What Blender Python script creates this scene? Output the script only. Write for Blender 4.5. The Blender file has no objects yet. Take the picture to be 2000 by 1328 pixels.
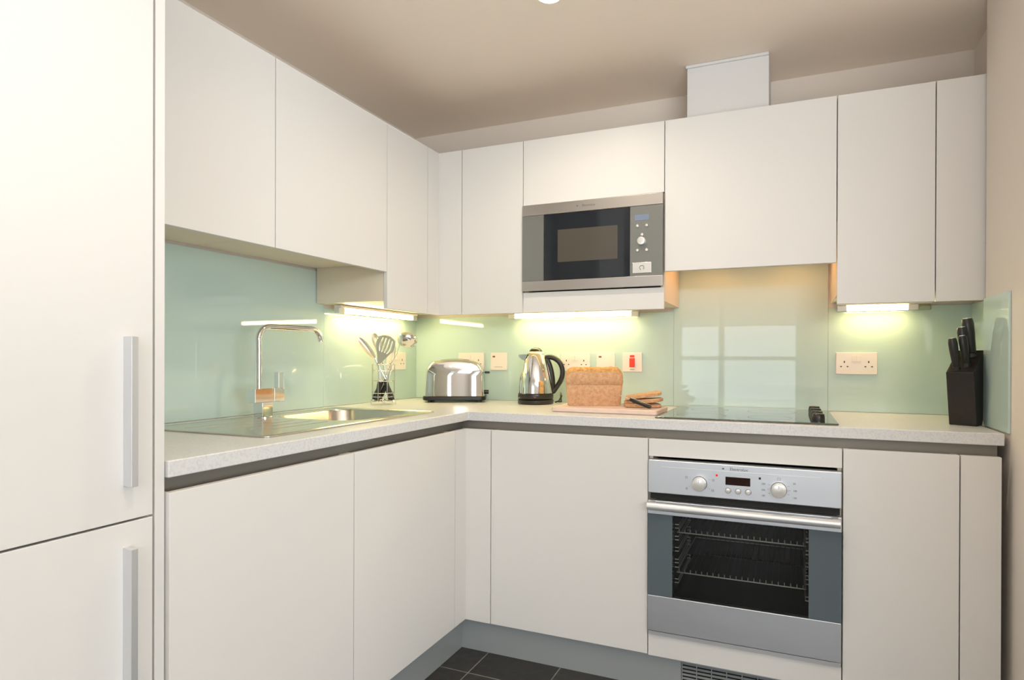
import bpy, bmesh, math, random
from mathutils import Vector, Matrix, noise
random.seed(7)
PI = math.pi
S = bpy.context.scene
COL = S.collection

# ------------------------------------------------------------------ camera
CAM = Vector((1.8213, -2.5803, 1.1397)); YAW, PITCH, ROLL = .3733, -.0020, .0032
FPX, PPX, PPY = 1142.1, 93.24, 37.79
ca, sa, cb, sb, cc, sc = math.cos(YAW), math.sin(YAW), math.cos(PITCH), math.sin(PITCH), math.cos(ROLL), math.sin(ROLL)
rr = Vector((ca, sa, 0)); dd = Vector((-sa, ca, 0)); zz = Vector((0, 0, 1))
d2 = dd*cb + zz*sb; u2 = -dd*sb + zz*cb
r3 = rr*cc + u2*sc; u3 = -rr*sc + u2*cc
cd = bpy.data.cameras.new('camera'); cam = bpy.data.objects.new('camera', cd); COL.objects.link(cam)
M = Matrix((r3, u3, -d2)).transposed().to_4x4(); M.translation = CAM
cam.matrix_world = M
cd.sensor_fit = 'HORIZONTAL'; cd.sensor_width = 36; cd.lens = FPX/2000*36
cd.shift_x = -PPX/2000; cd.shift_y = PPY/2000
cd.clip_start = .01; cd.clip_end = 60
S.camera = cam

# ------------------------------------------------------------------ world, colour management
S.view_settings.view_transform = 'Standard'; S.view_settings.look = 'None'
S.view_settings.gamma = 1; S.view_settings.use_curve_mapping = False
S.view_settings.exposure = 0.0
W = bpy.data.worlds.new('world'); S.world = W; W.use_nodes = True
W.node_tree.nodes['Background'].inputs[0].default_value = (.78, .88, 1, 1)
W.node_tree.nodes['Background'].inputs[1].default_value = 1.9

def area(name, loc, rot, sx, sy, power, col):
    l = bpy.data.lights.new(name, 'AREA'); l.shape = 'RECTANGLE'; l.size = sx; l.size_y = sy
    l.energy = power; l.color = col
    o = bpy.data.objects.new(name, l); o.location = loc; o.rotation_euler = rot; COL.objects.link(o); return o
# daylight standing outside the two windows of the room behind the camera, then an added high fill
area('daylight_side_window', (6.0, -3.3, 1.10), (0, math.radians(118), 0), 1.6, 2.8, 122, (.90, .96, 1))
area('daylight_front_window', (1.2, -5.6, 1.35), (math.radians(90), 0, 0), 1.7, 1.5, 20, (.92, .97, 1))
area('added_fill_high_window', (3.85, -5.45, 1.98), (math.radians(82), 0, math.radians(8)), 2.7, .42, 118, (.90, .96, 1))  # added fill through an invented high opening, brightens the back wall
# added fill light aimed at the ceiling, standing in for a bounced flash
area('added_ceiling_fill', (2.25, -2.9, 1.00), (math.radians(174), 0, 0), 1.3, 1.3, 33, (1, .94, .90)).data.spread = math.radians(165)

def spot(name, loc, power, col, size=150, blend=.6, rad=.035):
    l = bpy.data.lights.new(name, 'SPOT'); l.energy = power; l.color = col
    l.spot_size = math.radians(size); l.spot_blend = blend; l.shadow_soft_size = rad
    o = bpy.data.objects.new(name, l); o.location = loc; COL.objects.link(o); return o

# ------------------------------------------------------------------ materials
def nt(name):
    m = bpy.data.materials.new(name); m.use_nodes = True
    return m, m.node_tree, m.node_tree.nodes['Principled BSDF']
def mat(name, col, rough=.5, metal=0, spec=.5, coat=0, var=.0, vscale=20, bump=0, bscale=200, **kw):
    m, t, b = nt(name)
    b.inputs['Base Color'].default_value = (*col, 1); b.inputs['Roughness'].default_value = rough
    b.inputs['Metallic'].default_value = metal; b.inputs['Specular IOR Level'].default_value = spec
    b.inputs['Coat Weight'].default_value = coat
    tc = t.nodes.new('ShaderNodeTexCoord')
    if var:
        n = t.nodes.new('ShaderNodeTexNoise'); n.inputs['Scale'].default_value = vscale; n.inputs['Detail'].default_value = 4
        r = t.nodes.new('ShaderNodeValToRGB')
        r.color_ramp.elements[0].position = .35; r.color_ramp.elements[1].position = .65
        r.color_ramp.elements[0].color = (*[c*(1-var) for c in col], 1); r.color_ramp.elements[1].color = (*[min(1, c*(1+var)) for c in col], 1)
        t.links.new(tc.outputs['Object'], n.inputs['Vector']); t.links.new(n.outputs['Fac'], r.inputs['Fac'])
        t.links.new(r.outputs['Color'], b.inputs['Base Color'])
    if bump:
        n = t.nodes.new('ShaderNodeTexNoise'); n.inputs['Scale'].default_value = bscale
        bp = t.nodes.new('ShaderNodeBump'); bp.inputs['Strength'].default_value = bump; bp.inputs['Distance'].default_value = .002
        t.links.new(tc.outputs['Object'], n.inputs['Vector']); t.links.new(n.outputs['Fac'], bp.inputs['Height']); t.links.new(bp.outputs['Normal'], b.inputs['Normal'])
    return m
def brushed(name, col, rough=.3, axis=0):
    m, t, b = nt(name)
    b.inputs['Metallic'].default_value = 1; b.inputs['Base Color'].default_value = (*col, 1)
    tc = t.nodes.new('ShaderNodeTexCoord'); mp = t.nodes.new('ShaderNodeMapping')
    sc_ = [900, 900, 900]; sc_[axis] = 6; mp.inputs['Scale'].default_value = sc_
    n = t.nodes.new('ShaderNodeTexNoise'); n.inputs['Scale'].default_value = 1; n.inputs['Detail'].default_value = 2
    mr = t.nodes.new('ShaderNodeMapRange'); mr.inputs['To Min'].default_value = rough-.06; mr.inputs['To Max'].default_value = rough+.08
    bp = t.nodes.new('ShaderNodeBump'); bp.inputs['Strength'].default_value = .08; bp.inputs['Distance'].default_value = .001
    t.links.new(tc.outputs['Object'], mp.inputs['Vector']); t.links.new(mp.outputs['Vector'], n.inputs['Vector'])
    t.links.new(n.outputs['Fac'], mr.inputs['Value']); t.links.new(mr.outputs['Result'], b.inputs['Roughness'])
    t.links.new(n.outputs['Fac'], bp.inputs['Height']); t.links.new(bp.outputs['Normal'], b.inputs['Normal'])
    return m
def emit(name, col, strength):
    m, t, b = nt(name); t.nodes.remove(b)
    e = t.nodes.new('ShaderNodeEmission'); e.inputs[0].default_value = (*col, 1); e.inputs[1].default_value = strength
    t.links.new(e.outputs[0], t.nodes['Material Output'].inputs[0]); return m
def thin_glass(name, tint, rough=.02, ior=1.5):
    m, t, b = nt(name); t.nodes.remove(b)
    tr = t.nodes.new('ShaderNodeBsdfTransparent'); tr.inputs[0].default_value = (*tint, 1)
    gl = t.nodes.new('ShaderNodeBsdfGlossy'); gl.inputs['Roughness'].default_value = rough
    fr = t.nodes.new('ShaderNodeFresnel'); fr.inputs['IOR'].default_value = ior
    mx = t.nodes.new('ShaderNodeMixShader')
    t.links.new(fr.outputs[0], mx.inputs[0]); t.links.new(tr.outputs[0], mx.inputs[1]); t.links.new(gl.outputs[0], mx.inputs[2])
    t.links.new(mx.outputs[0], t.nodes['Material Output'].inputs[0]); return m

M_CAB = mat('white_laminate', (.77, .755, .735), rough=.42, spec=.4, bump=.02, bscale=600)
M_CARC = mat('white_carcass_board', (.82, .73, .60), rough=.5)
M_SPLASH = mat('green_painted_glass', (.555, .71, .68), rough=.02, spec=.62)
M_WALL = mat('painted_plaster', (.80, .73, .66), rough=.85, bump=.05, bscale=300)
M_WALLR = M_WALL
M_CEIL = mat('ceiling_paint', (.94, .85, .75), rough=.9, bump=.05, bscale=300)
M_BOX = mat('white_boxing', (.72, .72, .72), rough=.6)
M_STEEL = brushed('brushed_steel', (.76, .79, .84), .42, 0)
M_STEELM = brushed('brushed_steel_microwave', (.52, .49, .46), .32, 0)
M_STEELY = brushed('brushed_steel_sink', (.66, .62, .54), .20, 1)
M_CHROME = mat('polished_chrome', (.80, .79, .78), rough=.06, metal=1)
M_CHROME2 = mat('satin_chrome', (.88, .83, .74), rough=.30, metal=1)
M_ALU = mat('satin_aluminium', (.70, .71, .73), rough=.38, metal=.6)
M_GREY = mat('grey_channel', (.24, .22, .19), rough=.5, metal=.3)
M_PLINTH = mat('grey_plinth', (.42, .45, .46), rough=.4, metal=.3)
M_BLACK = mat('black_plastic', (.014, .013, .012), rough=.28)
M_BLACKM = mat('black_stained_wood', (.013, .009, .008), rough=.45, var=.3, vscale=40)
M_DARK = mat('dark_enamel', (.018, .022, .022), rough=.3)
M_GAP = mat('shadow_gap_black', (.01, .01, .01), rough=.8)
M_SOCK = mat('white_switch_plastic', (.88, .80, .76), rough=.3)
M_HOLE = mat('socket_hole_black', (.02, .02, .02), rough=.6)
M_RED = mat('red_rocker', (.80, .06, .03), rough=.3)
M_NEON = mat('brown_neon_lens', (.25, .09, .04), rough=.3)
M_PRINT = mat('grey_print', (.16, .16, .17), rough=.5)
M_LINE = mat('light_engraving', (.80, .80, .80), rough=.4)
M_OVGLASS = mat('oven_side_glass', (.11, .14, .16), rough=.07, spec=.75)
M_OVWIN = thin_glass('oven_window_glass', (.80, .80, .78), .02, 1.5)
M_RACK = mat('rack_wire', (.80, .79, .77), rough=.35, metal=.4)
M_RACKD = mat('rack_bars_painted_shade', (.10, .10, .10), rough=.4, metal=.5)  # darker copy of the rack wire; the cavity's shade is put into its colour
M_MWGLASS = mat('microwave_glass', (.014, .018, .024), rough=.035, spec=.45)
M_MWIN = mat('microwave_inner_mesh', (.085, .075, .060), rough=.2, spec=.5)
M_MWSIDE = mat('microwave_grey_panel', (.235, .24, .225), rough=.3, metal=.5)
M_LCD = mat('blue_grey_display', (.20, .26, .36), rough=.15)
M_DISP = mat('dark_brown_display', (.022, .008, .006), rough=.1)
M_BTN = mat('silver_button', (.78, .77, .75), rough=.25, metal=.5)
M_HOB = mat('black_ceramic_glass', (.05, .07, .055), rough=.015, spec=1.0, coat=.6)
M_FRAME = mat('window_frame_white', (.85, .85, .84), rough=.4)
M_BLIND = mat('blind_slat_white', (.82, .80, .75), rough=.5)
M_PANE = thin_glass('window_pane', (.97, .98, .98), .01, 1.45)
M_TUBE = emit('lit_fluorescent_tube', (1, .79, .35), 42)
M_TUBEL = emit('lit_fluorescent_tube_left', (1, .79, .35), 50)
M_LAMP = emit('lit_lamp_disc', (1, .90, .72), 22)
M_HALO = emit('lit_hood_halogen', (1, .50, .18), 12)
M_CLEAR = thin_glass('clear_end_cap', (.95, .93, .85), .1, 1.4)
M_WOODB = mat('pale_beech_board', (.80, .62, .52), rough=.5, var=.08, vscale=12)
M_GLEDGE = mat('glass_edge_green', (.35, .56, .48), rough=.1, spec=.6)

# speckled worktop
M_TOP, t, b = nt('speckled_laminate')
tc = t.nodes.new('ShaderNodeTexCoord'); n = t.nodes.new('ShaderNodeTexNoise'); n.inputs['Scale'].default_value = 170; n.inputs['Detail'].default_value = 3
r = t.nodes.new('ShaderNodeValToRGB'); e = r.color_ramp.elements
e[0].position = .36; e[0].color = (.65, .65, .655, 1); e[1].position = .52; e[1].color = (.73, .73, .735, 1)
t.links.new(tc.outputs['Object'], n.inputs['Vector']); t.links.new(n.outputs['Fac'], r.inputs['Fac']); t.links.new(r.outputs['Color'], b.inputs['Base Color'])
b.inputs['Roughness'].default_value = .3
# slate floor tiles with grout lines
M_FLOOR, t, b = nt('dark_slate_tiles')
tc = t.nodes.new('ShaderNodeTexCoord'); mp = t.nodes.new('ShaderNodeMapping'); mp.inputs['Location'].default_value = (.15, .131, 0)
br = t.nodes.new('ShaderNodeTexBrick'); br.offset = 0; br.inputs['Scale'].default_value = 1
br.inputs['Brick Width'].default_value = .298; br.inputs['Row Height'].default_value = .30; br.inputs['Mortar Size'].default_value = .0022
br.inputs['Mortar Smooth'].default_value = .1
br.inputs['Color1'].default_value = (.030, .028, .027, 1); br.inputs['Color2'].default_value = (.040, .038, .037, 1); br.inputs['Mortar'].default_value = (.22, .21, .20, 1)
n = t.nodes.new('ShaderNodeTexNoise'); n.inputs['Scale'].default_value = 35; n.inputs['Detail'].default_value = 6
mx = t.nodes.new('ShaderNodeMixRGB'); mx.blend_type = 'OVERLAY'; mx.inputs[0].default_value = .5
t.links.new(tc.outputs['Object'], mp.inputs['Vector']); t.links.new(mp.outputs['Vector'], br.inputs['Vector']); t.links.new(tc.outputs['Object'], n.inputs['Vector'])
t.links.new(br.outputs['Color'], mx.inputs[1]); t.links.new(n.outputs['Fac'], mx.inputs[2]); t.links.new(mx.outputs[0], b.inputs['Base Color'])
b.inputs['Roughness'].default_value = .45
bp = t.nodes.new('ShaderNodeBump'); bp.inputs['Strength'].default_value = .25; bp.inputs['Distance'].default_value = .004
t.links.new(n.outputs['Fac'], bp.inputs['Height']); t.links.new(bp.outputs['Normal'], b.inputs['Normal'])
# bread crust and crumb
def bread_mat(name, c1, c2, c3, sc1):
    m, t, b = nt(name)
    tc = t.nodes.new('ShaderNodeTexCoord')
    n = t.nodes.new('ShaderNodeTexNoise'); n.inputs['Scale'].default_value = sc1; n.inputs['Detail'].default_value = 6; n.inputs['Roughness'].default_value = .65
    r = t.nodes.new('ShaderNodeValToRGB'); r.color_ramp.elements[0].position = .3; r.color_ramp.elements[0].color = (*c1, 1)
    r.color_ramp.elements[1].position = .68; r.color_ramp.elements[1].color = (*c2, 1)
    v = t.nodes.new('ShaderNodeTexVoronoi'); v.inputs['Scale'].default_value = 95
    vr = t.nodes.new('ShaderNodeValToRGB'); vr.color_ramp.elements[0].position = .10; vr.color_ramp.elements[0].color = (1, 1, 1, 1)
    vr.color_ramp.elements[1].position = .22; vr.color_ramp.elements[1].color = (0, 0, 0, 1)
    n2 = t.nodes.new('ShaderNodeTexNoise'); n2.inputs['Scale'].default_value = 60
    ml = t.nodes.new('ShaderNodeMath'); ml.operation = 'MULTIPLY'
    mx = t.nodes.new('ShaderNodeMixRGB'); mx.inputs[2].default_value = (*c3, 1)
    for q in (n, v, n2): t.links.new(tc.outputs['Object'], q.inputs['Vector'])
    t.links.new(n.outputs['Fac'], r.inputs['Fac']); t.links.new(v.outputs['Distance'], vr.inputs['Fac'])
    t.links.new(vr.outputs['Color'], ml.inputs[0]); t.links.new(n2.outputs['Fac'], ml.inputs[1])
    t.links.new(ml.outputs[0], mx.inputs[0]); t.links.new(r.outputs['Color'], mx.inputs[1]); t.links.new(mx.outputs[0], b.inputs['Base Color'])
    bp = t.nodes.new('ShaderNodeBump'); bp.inputs['Strength'].default_value = .7; bp.inputs['Distance'].default_value = .004
    t.links.new(n.outputs['Fac'], bp.inputs['Height']); t.links.new(bp.outputs['Normal'], b.inputs['Normal'])
    b.inputs['Roughness'].default_value = .85
    return m
M_CRUST = bread_mat('seeded_bread_crust', (.56, .30, .15), (.76, .48, .28), (.24, .10, .035), 75)
M_CRUSTT = bread_mat('golden_top_crust', (.50, .20, .05), (.84, .52, .20), (.30, .12, .04), 80)
M_CRUMB = bread_mat('bread_crumb', (.55, .30, .14), (.78, .52, .30), (.28, .13, .06), 110)

# ------------------------------------------------------------------ mesh helpers
def wl(o):
    v = Vector((0, 0, 0))
    while o is not None: v = v+o.location; o = o.parent
    return v
class MB:
    def __init__(s): s.v = []; s.f = []; s.mi = []; s.k = 0
    def add(s, vs, fs):
        n = len(s.v); s.v += [Vector(p) for p in vs]; s.f += [tuple(i+n for i in f) for f in fs]; s.mi += [s.k]*len(fs); return s
    def box(s, x0, x1, y0, y1, z0, z1):
        if x0 > x1: x0, x1 = x1, x0
        if y0 > y1: y0, y1 = y1, y0
        if z0 > z1: z0, z1 = z1, z0
        return s.add([(x0,y0,z0),(x1,y0,z0),(x1,y1,z0),(x0,y1,z0),(x0,y0,z1),(x1,y0,z1),(x1,y1,z1),(x0,y1,z1)],
                     [(3,2,1,0),(4,5,6,7),(0,1,5,4),(1,2,6,5),(2,3,7,6),(3,0,4,7)])
    def loft(s, rings, cap=True, closed=False):
        n = len(rings[0]); vs = [p for r in rings for p in r]; fs = []
        m = len(rings)
        for i in range(m if closed else m-1):
            a = i*n; b_ = ((i+1) % m)*n
            for j in range(n):
                k = (j+1) % n; fs.append((a+j, a+k, b_+k, b_+j))
        if cap and not closed:
            fs.append(tuple(reversed(range(n)))); fs.append(tuple((m-1)*n+j for j in range(n)))
        return s.add(vs, fs)
    def prism(s, pts, axis, a, b_):
        def P(p, t):
            return {'x': (t, p[0], p[1]), 'y': (p[0], t, p[1]), 'z': (p[0], p[1], t)}[axis]
        return s.loft([[P(p, a) for p in pts], [P(p, b_) for p in pts]])
    def cyl(s, p0, p1, r0, r1=None, n=20):
        return s.tube([p0, p1], [r0, r0 if r1 is None else r1], n)
    def tube(s, pts, rad, n=10, closed=False, flat=None):
        pts = [Vector(p) for p in pts]; m = len(pts)
        if not hasattr(rad, '__len__'): rad = [rad]*m
        rings = []; up = None
        for i, p in enumerate(pts):
            if closed: tg = pts[(i+1) % m]-pts[i-1]
            else: tg = pts[min(i+1, m-1)]-pts[max(i-1, 0)]
            tg.normalize()
            if up is None:
                up = Vector((0, 0, 1)) if abs(tg.z) < .9 else Vector((0, 1, 0))
            if flat: up = Vector(flat)
            a = tg.cross(up).normalized(); b_ = a.cross(tg).normalized(); up = b_
            r = rad[i]; ra, rb = (r if isinstance(r, (tuple, list)) else (r, r))
            rings.append([p+a*math.cos(2*PI*j/n)*ra+b_*math.sin(2*PI*j/n)*rb for j in range(n)])
        return s.loft(rings, closed=closed)
    def lathe(s, prof, c=(0, 0, 0), n=40):
        c = Vector(c); return s.loft([[c+Vector((r*math.cos(2*PI*j/n), r*math.sin(2*PI*j/n), z)) for j in range(n)] for r, z in prof])
    def ring(s, c, R, r, n=32, k=8):
        return s.tube([Vector(c)+Vector((R*math.cos(2*PI*j/n), R*math.sin(2*PI*j/n), 0)) for j in range(n)], r, k, closed=True)
    def ell(s, c, R, rot=None, n=20, m=12):
        c = Vector(c); rot = rot or Matrix.Identity(3); rings = []
        for i in range(1, m):
            a = PI*i/m; rings.append([c+rot@Vector((R[0]*math.sin(a)*math.cos(2*PI*j/n), R[1]*math.sin(a)*math.sin(2*PI*j/n), -R[2]*math.cos(a))) for j in range(n)])
        return s.loft(rings)
    def build(s, name, m, parent=None, world=True, bevel=0, smooth=False, seg=2, solid=0, sub=0):
        me = bpy.data.meshes.new(name); me.from_pydata([tuple(v) for v in s.v], [], s.f)
        ms = m if isinstance(m, (list, tuple)) else [m]
        for q in ms: me.materials.append(q)
        if len(ms) > 1: me.polygons.foreach_set('material_index', s.mi)
        bm = bmesh.new(); bm.from_mesh(me); bmesh.ops.recalc_face_normals(bm, faces=bm.faces); bm.to_mesh(me); bm.free()
        o = bpy.data.objects.new(name, me); COL.objects.link(o)
        if parent is not None:
            o.parent = parent
            if world: o.location = -wl(parent)
        if smooth:
            for p in me.polygons: p.use_smooth = True
        if sub:
            md = o.modifiers.new('sub', 'SUBSURF'); md.levels = sub; md.render_levels = sub
        if solid:
            md = o.modifiers.new('solid', 'SOLIDIFY'); md.thickness = solid; md.offset = 0
        if bevel:
            md = o.modifiers.new('bevel', 'BEVEL'); md.width = bevel; md.segments = seg; md.limit_method = 'ANGLE'; md.angle_limit = math.radians(50)
            if smooth is False:
                for p in me.polygons: p.use_smooth = True
                md.harden_normals = True
        elif smooth:
            me.set_sharp_from_angle(angle=math.radians(48))
        return o
def tag(o, label, cat, group=None):
    o['label'] = label; o['category'] = cat
    if group: o['group'] = group
    return o
def thing(name, label, cat, loc, rz=0, group=None):
    o = bpy.data.objects.new(name, None); COL.objects.link(o); o.location = loc; o.rotation_euler = (0, 0, rz)
    o.empty_display_size = .05
    return tag(o, label, cat, group)
def struct(o): o['kind'] = 'structure'; return o
def B(*a): return MB().box(*a)
def text(body, size, name, m, parent, Mx, ext=.0004):
    c = bpy.data.curves.new(name, 'FONT'); c.body = body; c.size = size; c.extrude = ext; c.align_x = 'CENTER'; c.align_y = 'CENTER'
    o = bpy.data.objects.new(name, c); COL.objects.link(o); bpy.context.view_layer.update()
    me = bpy.data.meshes.new_from_object(o.evaluated_get(bpy.context.evaluated_depsgraph_get()))
    bpy.data.objects.remove(o); bpy.data.curves.remove(c)
    me.transform(Mx); me.materials.clear(); me.materials.append(m)
    ob = bpy.data.objects.new(name, me); COL.objects.link(ob); ob.parent = parent; ob.location = -wl(parent); return ob
FRONT = Matrix.Rotation(PI/2, 4, 'X')       # lettering facing -y
def at_front(x, y, z): return Matrix.Translation((x, y, z)) @ FRONT

# ------------------------------------------------------------------ key dimensions
CEIL = 2.289; WT, WB = .931, .896; ZT, ZB = .868, .131
DB, DL = -.6147, .6648         # faces of the base doors: back run (y), left run (x)
UB, UL = -.342, .3626          # faces of the wall doors
UT, UBm, US = 2.055, 1.329, 1.472
RW = 2.402; FY = -5.2; FX = 5.6

# ------------------------------------------------------------------ room shell
struct(B(-.12, FX+.12, FY-.12, .12, -.10, 0).build('floor', M_FLOOR))
struct(B(-.12, FX+.12, FY-.12, .12, CEIL, CEIL+.12).build('ceiling', M_CEIL))
struct(B(-.12, 0, FY, 0, 0, CEIL).build('wall_left', M_WALL))
struct(B(-.12, FX+.12, 0, .12, 0, CEIL).build('wall_back', M_WALL))
# short wall closing the run on the right, with the shallow recess beside the cabinets
struct(MB().prism([(2.458, 0), (2.458, -.362), (RW, -.362), (RW, -1.5), (2.56, -1.5), (2.56, 0)], 'z', 0, CEIL).build('wall_right', M_WALLR))
# far wall of the room behind the camera (window) and far side wall (window)
w = MB()
wx0, wx1, wz0, wz1 = .45, 1.95, .55, 2.0
w.box(-.12, wx0, FY-.12, FY, 0, CEIL); w.box(wx1, 2.5, FY-.12, FY, 0, CEIL); w.box(2.5, 5.2, FY-.12, FY, 0, 1.76); w.box(2.5, 5.2, FY-.12, FY, 2.2, CEIL); w.box(5.2, FX+.12, FY-.12, FY, 0, CEIL); w.box(wx0, wx1, FY-.12, FY, 0, wz0); w.box(wx0, wx1, FY-.12, FY, wz1, CEIL)
struct(w.build('wall_front', M_WALL))
w = MB(); sy0, sy1, sz0, sz1 = -4.6, -2.0, .25, 2.1
w.box(FX, FX+.12, FY, sy0, 0, CEIL); w.box(FX, FX+.12, sy1, 0, 0, CEIL); w.box(FX, FX+.12, sy0, sy1, 0, sz0); w.box(FX, FX+.12, sy0, sy1, sz1, CEIL)
struct(w.build('wall_far_side', M_WALL))
w = MB()
for a, b_ in ((wx0, wx0+.05), (.975, 1.045), (wx1-.05, wx1)): w.box(a, b_, FY-.09, FY-.02, wz0, wz1)
for a, b_ in ((wz0, wz0+.05), (1.12, 1.17), (wz1-.05, wz1)): w.box(wx0, wx1, FY-.09, FY-.02, a, b_)
wf = struct(w.build('window_1', M_FRAME))
B(wx0+.05, wx1-.05, FY-.062, FY-.056, wz0+.05, wz1-.05).build('pane', M_PANE, wf)
w = MB()
for a, b_ in ((.505, .97), (1.05, 1.895)):
    z = wz1-.07
    while z > 1.54:
        w.add([(a, FY-.015, z), (b_, FY-.015, z), (b_, FY+.012, z+.016), (a, FY+.012, z+.016)], [(0, 1, 2, 3)]); z -= .022
w.build('blind_slats', M_BLIND, wf, solid=.0012)
w = MB()
for a, b_ in ((2.5, 2.55), (3.4, 3.45), (4.3, 4.35), (5.15, 5.2)): w.box(a, b_, FY-.09, FY-.02, 1.76, 2.2)
for a, b_ in ((1.76, 1.80), (2.16, 2.2)): w.box(2.5, 5.2, FY-.09, FY-.02, a, b_)
wf = struct(w.build('added_window_3', M_FRAME))  # invented window, set high to let the added fill light in
B(2.55, 5.15, FY-.062, FY-.056, 1.80, 2.16).build('pane', M_PANE, wf)
w = MB()
for a, b_ in ((sy0, sy0+.06), (-3.33, -3.27), (sy1-.06, sy1)): w.box(FX+.02, FX+.09, a, b_, sz0, sz1)
for a, b_ in ((sz0, sz0+.06), (sz1-.06, sz1)): w.box(FX+.02, FX+.09, sy0, sy1, a, b_)
wf = struct(w.build('window_2', M_FRAME))
B(FX+.05, FX+.056, sy0+.06, sy1-.06, sz0+.06, sz1-.06).build('pane', M_PANE, wf)

# ------------------------------------------------------------------ splashback glass
g = 'painted glass splashback panels'
def splash(x0, x1, y0, y1, z0, z1, label):
    return tag(B(x0, x1, y0, y1, z0, z1).build('splashback_panel', M_SPLASH, bevel=.0005), label, 'splashback', g)
splash(.0005, .0065, -1.774, -.6597, WT+.001, 1.497, 'pale green glass splashback behind the sink and tap')
splash(.0005, .0065, -.6590, -.0075, WT+.001, 1.345, 'pale green glass splashback behind the utensil basket')
splash(.0005, 1.3502, -.0065, -.0005, WT+.001, 1.345, 'long pale green glass splashback behind toaster and kettle')
splash(1.3509, 1.9672, -.0065, -.0005, WT+.001, 1.62, 'tall green glass splashback behind the hob reflecting a window')
splash(1.9679, 2.452, -.0065, -.0005, WT+.001, 1.345, 'green glass splashback with one double socket right of the hob')
o = MB().prism([(RW-.0065, -.364), (RW-.0005, -.364), (RW-.0005, -.593), (RW-.0065, -.593)], 'z', WT+.001, 1.333).build('splashback_panel', M_SPLASH, bevel=.001)
tag(o, 'narrow green glass panel on the right side wall beside the knife block', 'splashback', g)
splash(2.4515, 2.4575, -.360, -.0075, WT+.001, 1.345, 'green glass panel lining the side of the corner behind the knife block')

# ------------------------------------------------------------------ cabinets
def carcass(p, x0, x1, y0, y1, z0, z1, face, solid_bottom=True, name='body', extra=None, back=True, top=True):
    """five board box, open towards its door; face = '-y' or '+x'"""
    w = MB(); t_ = .016
    if face == '-y':
        w.box(x0, x0+t_, y0, y1, z0, z1).box(x1-t_, x1, y0, y1, z0, z1)
        if back: w.box(x0+t_, x1-t_, y1-t_, y1, z0, z1)
        w.box(x0+t_, x1-t_, y0, y1-t_, z0, z0+t_)
        if top: w.box(x0+t_, x1-t_, y0, y1-t_, z1-t_, z1)
    else:
        w.box(x0, x1, y0, y0+t_, z0, z1).box(x0, x1, y1-t_, y1, z0, z1)
        if back: w.box(x0, x0+t_, y0+t_, y1-t_, z0, z1)
        w.box(x0+t_, x1, y0+t_, y1-t_, z0, z0+t_)
        if top: w.box(x0+t_, x1, y0+t_, y1-t_, z1-t_, z1)
    for e_ in (extra or []): w.box(*e_)
    return w.build(name, M_CARC, p)
G_ = .0015
def door_y(p, x0, x1, z0, z1, yf, name='door', t_=.018):
    return B(x0+G_, x1-G_, yf, yf+t_, z0+G_, z1-G_).build(name, M_CAB, p, bevel=.0015)
def door_x(p, y0, y1, z0, z1, xf, name='door', t_=.018):
    return B(xf-t_, xf, y0+G_, y1-G_, z0+G_, z1-G_).build(name, M_CAB, p, bevel=.0015)

# tall fridge housing at the far left
tc_ = thing('tall_cabinet', 'tall white cabinet with two bar handles at the far left', 'cabinet', (.3, -2.1, 0))
B(.002, .655, -1.796, -1.7765, 0, CEIL-.002).build('end_panel', M_CAB, tc_, bevel=.001)
carcass(tc_, .002, .640, -2.42, -1.798, .13, CEIL-.004, '+x')
for z0, z1, h0, h1 in ((.830, CEIL-.004, .897, 1.178), (.131, .828, .500, .781)):
    dr = B(.642, .660, -2.42, -1.803, z0+.001, z1-.001).build('door', M_CAB, tc_, bevel=.0015)
    h = MB().prism([(.660, -1.8465), (.660, -1.858), (.6875, -1.8605), (.6875, -1.848)], 'z', h0, h1)
    h.build('handle', M_ALU, dr, bevel=.0008)
B(.05, .60, -2.42, -1.80, 0, .128).build('plinth_board', M_PLINTH, tc_)

# base cabinets, left run
gb = 'white base cabinets under the worktop'
for (y0, y1, lab, dp) in ((-1.7745, -1.2363, 'white handleless base cabinet beside the tall fridge cabinet, below the drainer', 0),
                          (-1.2363, -.692, 'white handleless base cabinet under the sink bowl', 1)):
    c = thing('base_cabinet', lab, 'cabinet', (.33, (y0+y1)/2, ZB), group=gb)
    carcass(c, .02, DL-.020, y0+.001, y1-.001, ZB, ZT-.004, '+x', top=False)
    door_x(c, y0, y1, ZB, ZT, DL)
# corner post: two narrow fillers meeting in the inner corner
c = thing('corner_post', 'narrow white corner post where the two runs of base cabinets meet', 'cabinet', (.66, -.62, ZB), group=gb)
B(DL-.018, DL, -.692+G_, DB, ZB+G_, ZT-G_).build('filler_strip', M_CAB, c, bevel=.001)
B(DL-.018, .7728-G_, DB, DB+.018, ZB+G_, ZT-G_).build('filler_strip', M_CAB, c, bevel=.001)
# back run
def base_y(x0, x1, lab, name='base_cabinet'):
    c = thing(name, lab, 'cabinet', ((x0+x1)/2, -.3, ZB), group=gb)
    carcass(c, x0+.001, x1-.001, DB+.020, -.012, ZB, ZT-.004, '-y', top=False)
    return c
c = base_y(.7728, 1.3766, 'wide white handleless base cabinet left of the oven'); door_y(c, .7728, 1.3766, ZB, ZT, DB)
c = base_y(1.9751, 2.277, 'narrow white base cabinet right of the oven'); door_y(c, 1.9751, 2.277, ZB, ZT, DB)
c = tag(B(2.277+G_, 2.3752, DB, DB+.018, ZB+G_, ZT-G_).build('filler_panel', M_CAB, bevel=.001), 'slim white filler panel between the last base cabinet and right wall', 'filler panel')
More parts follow.
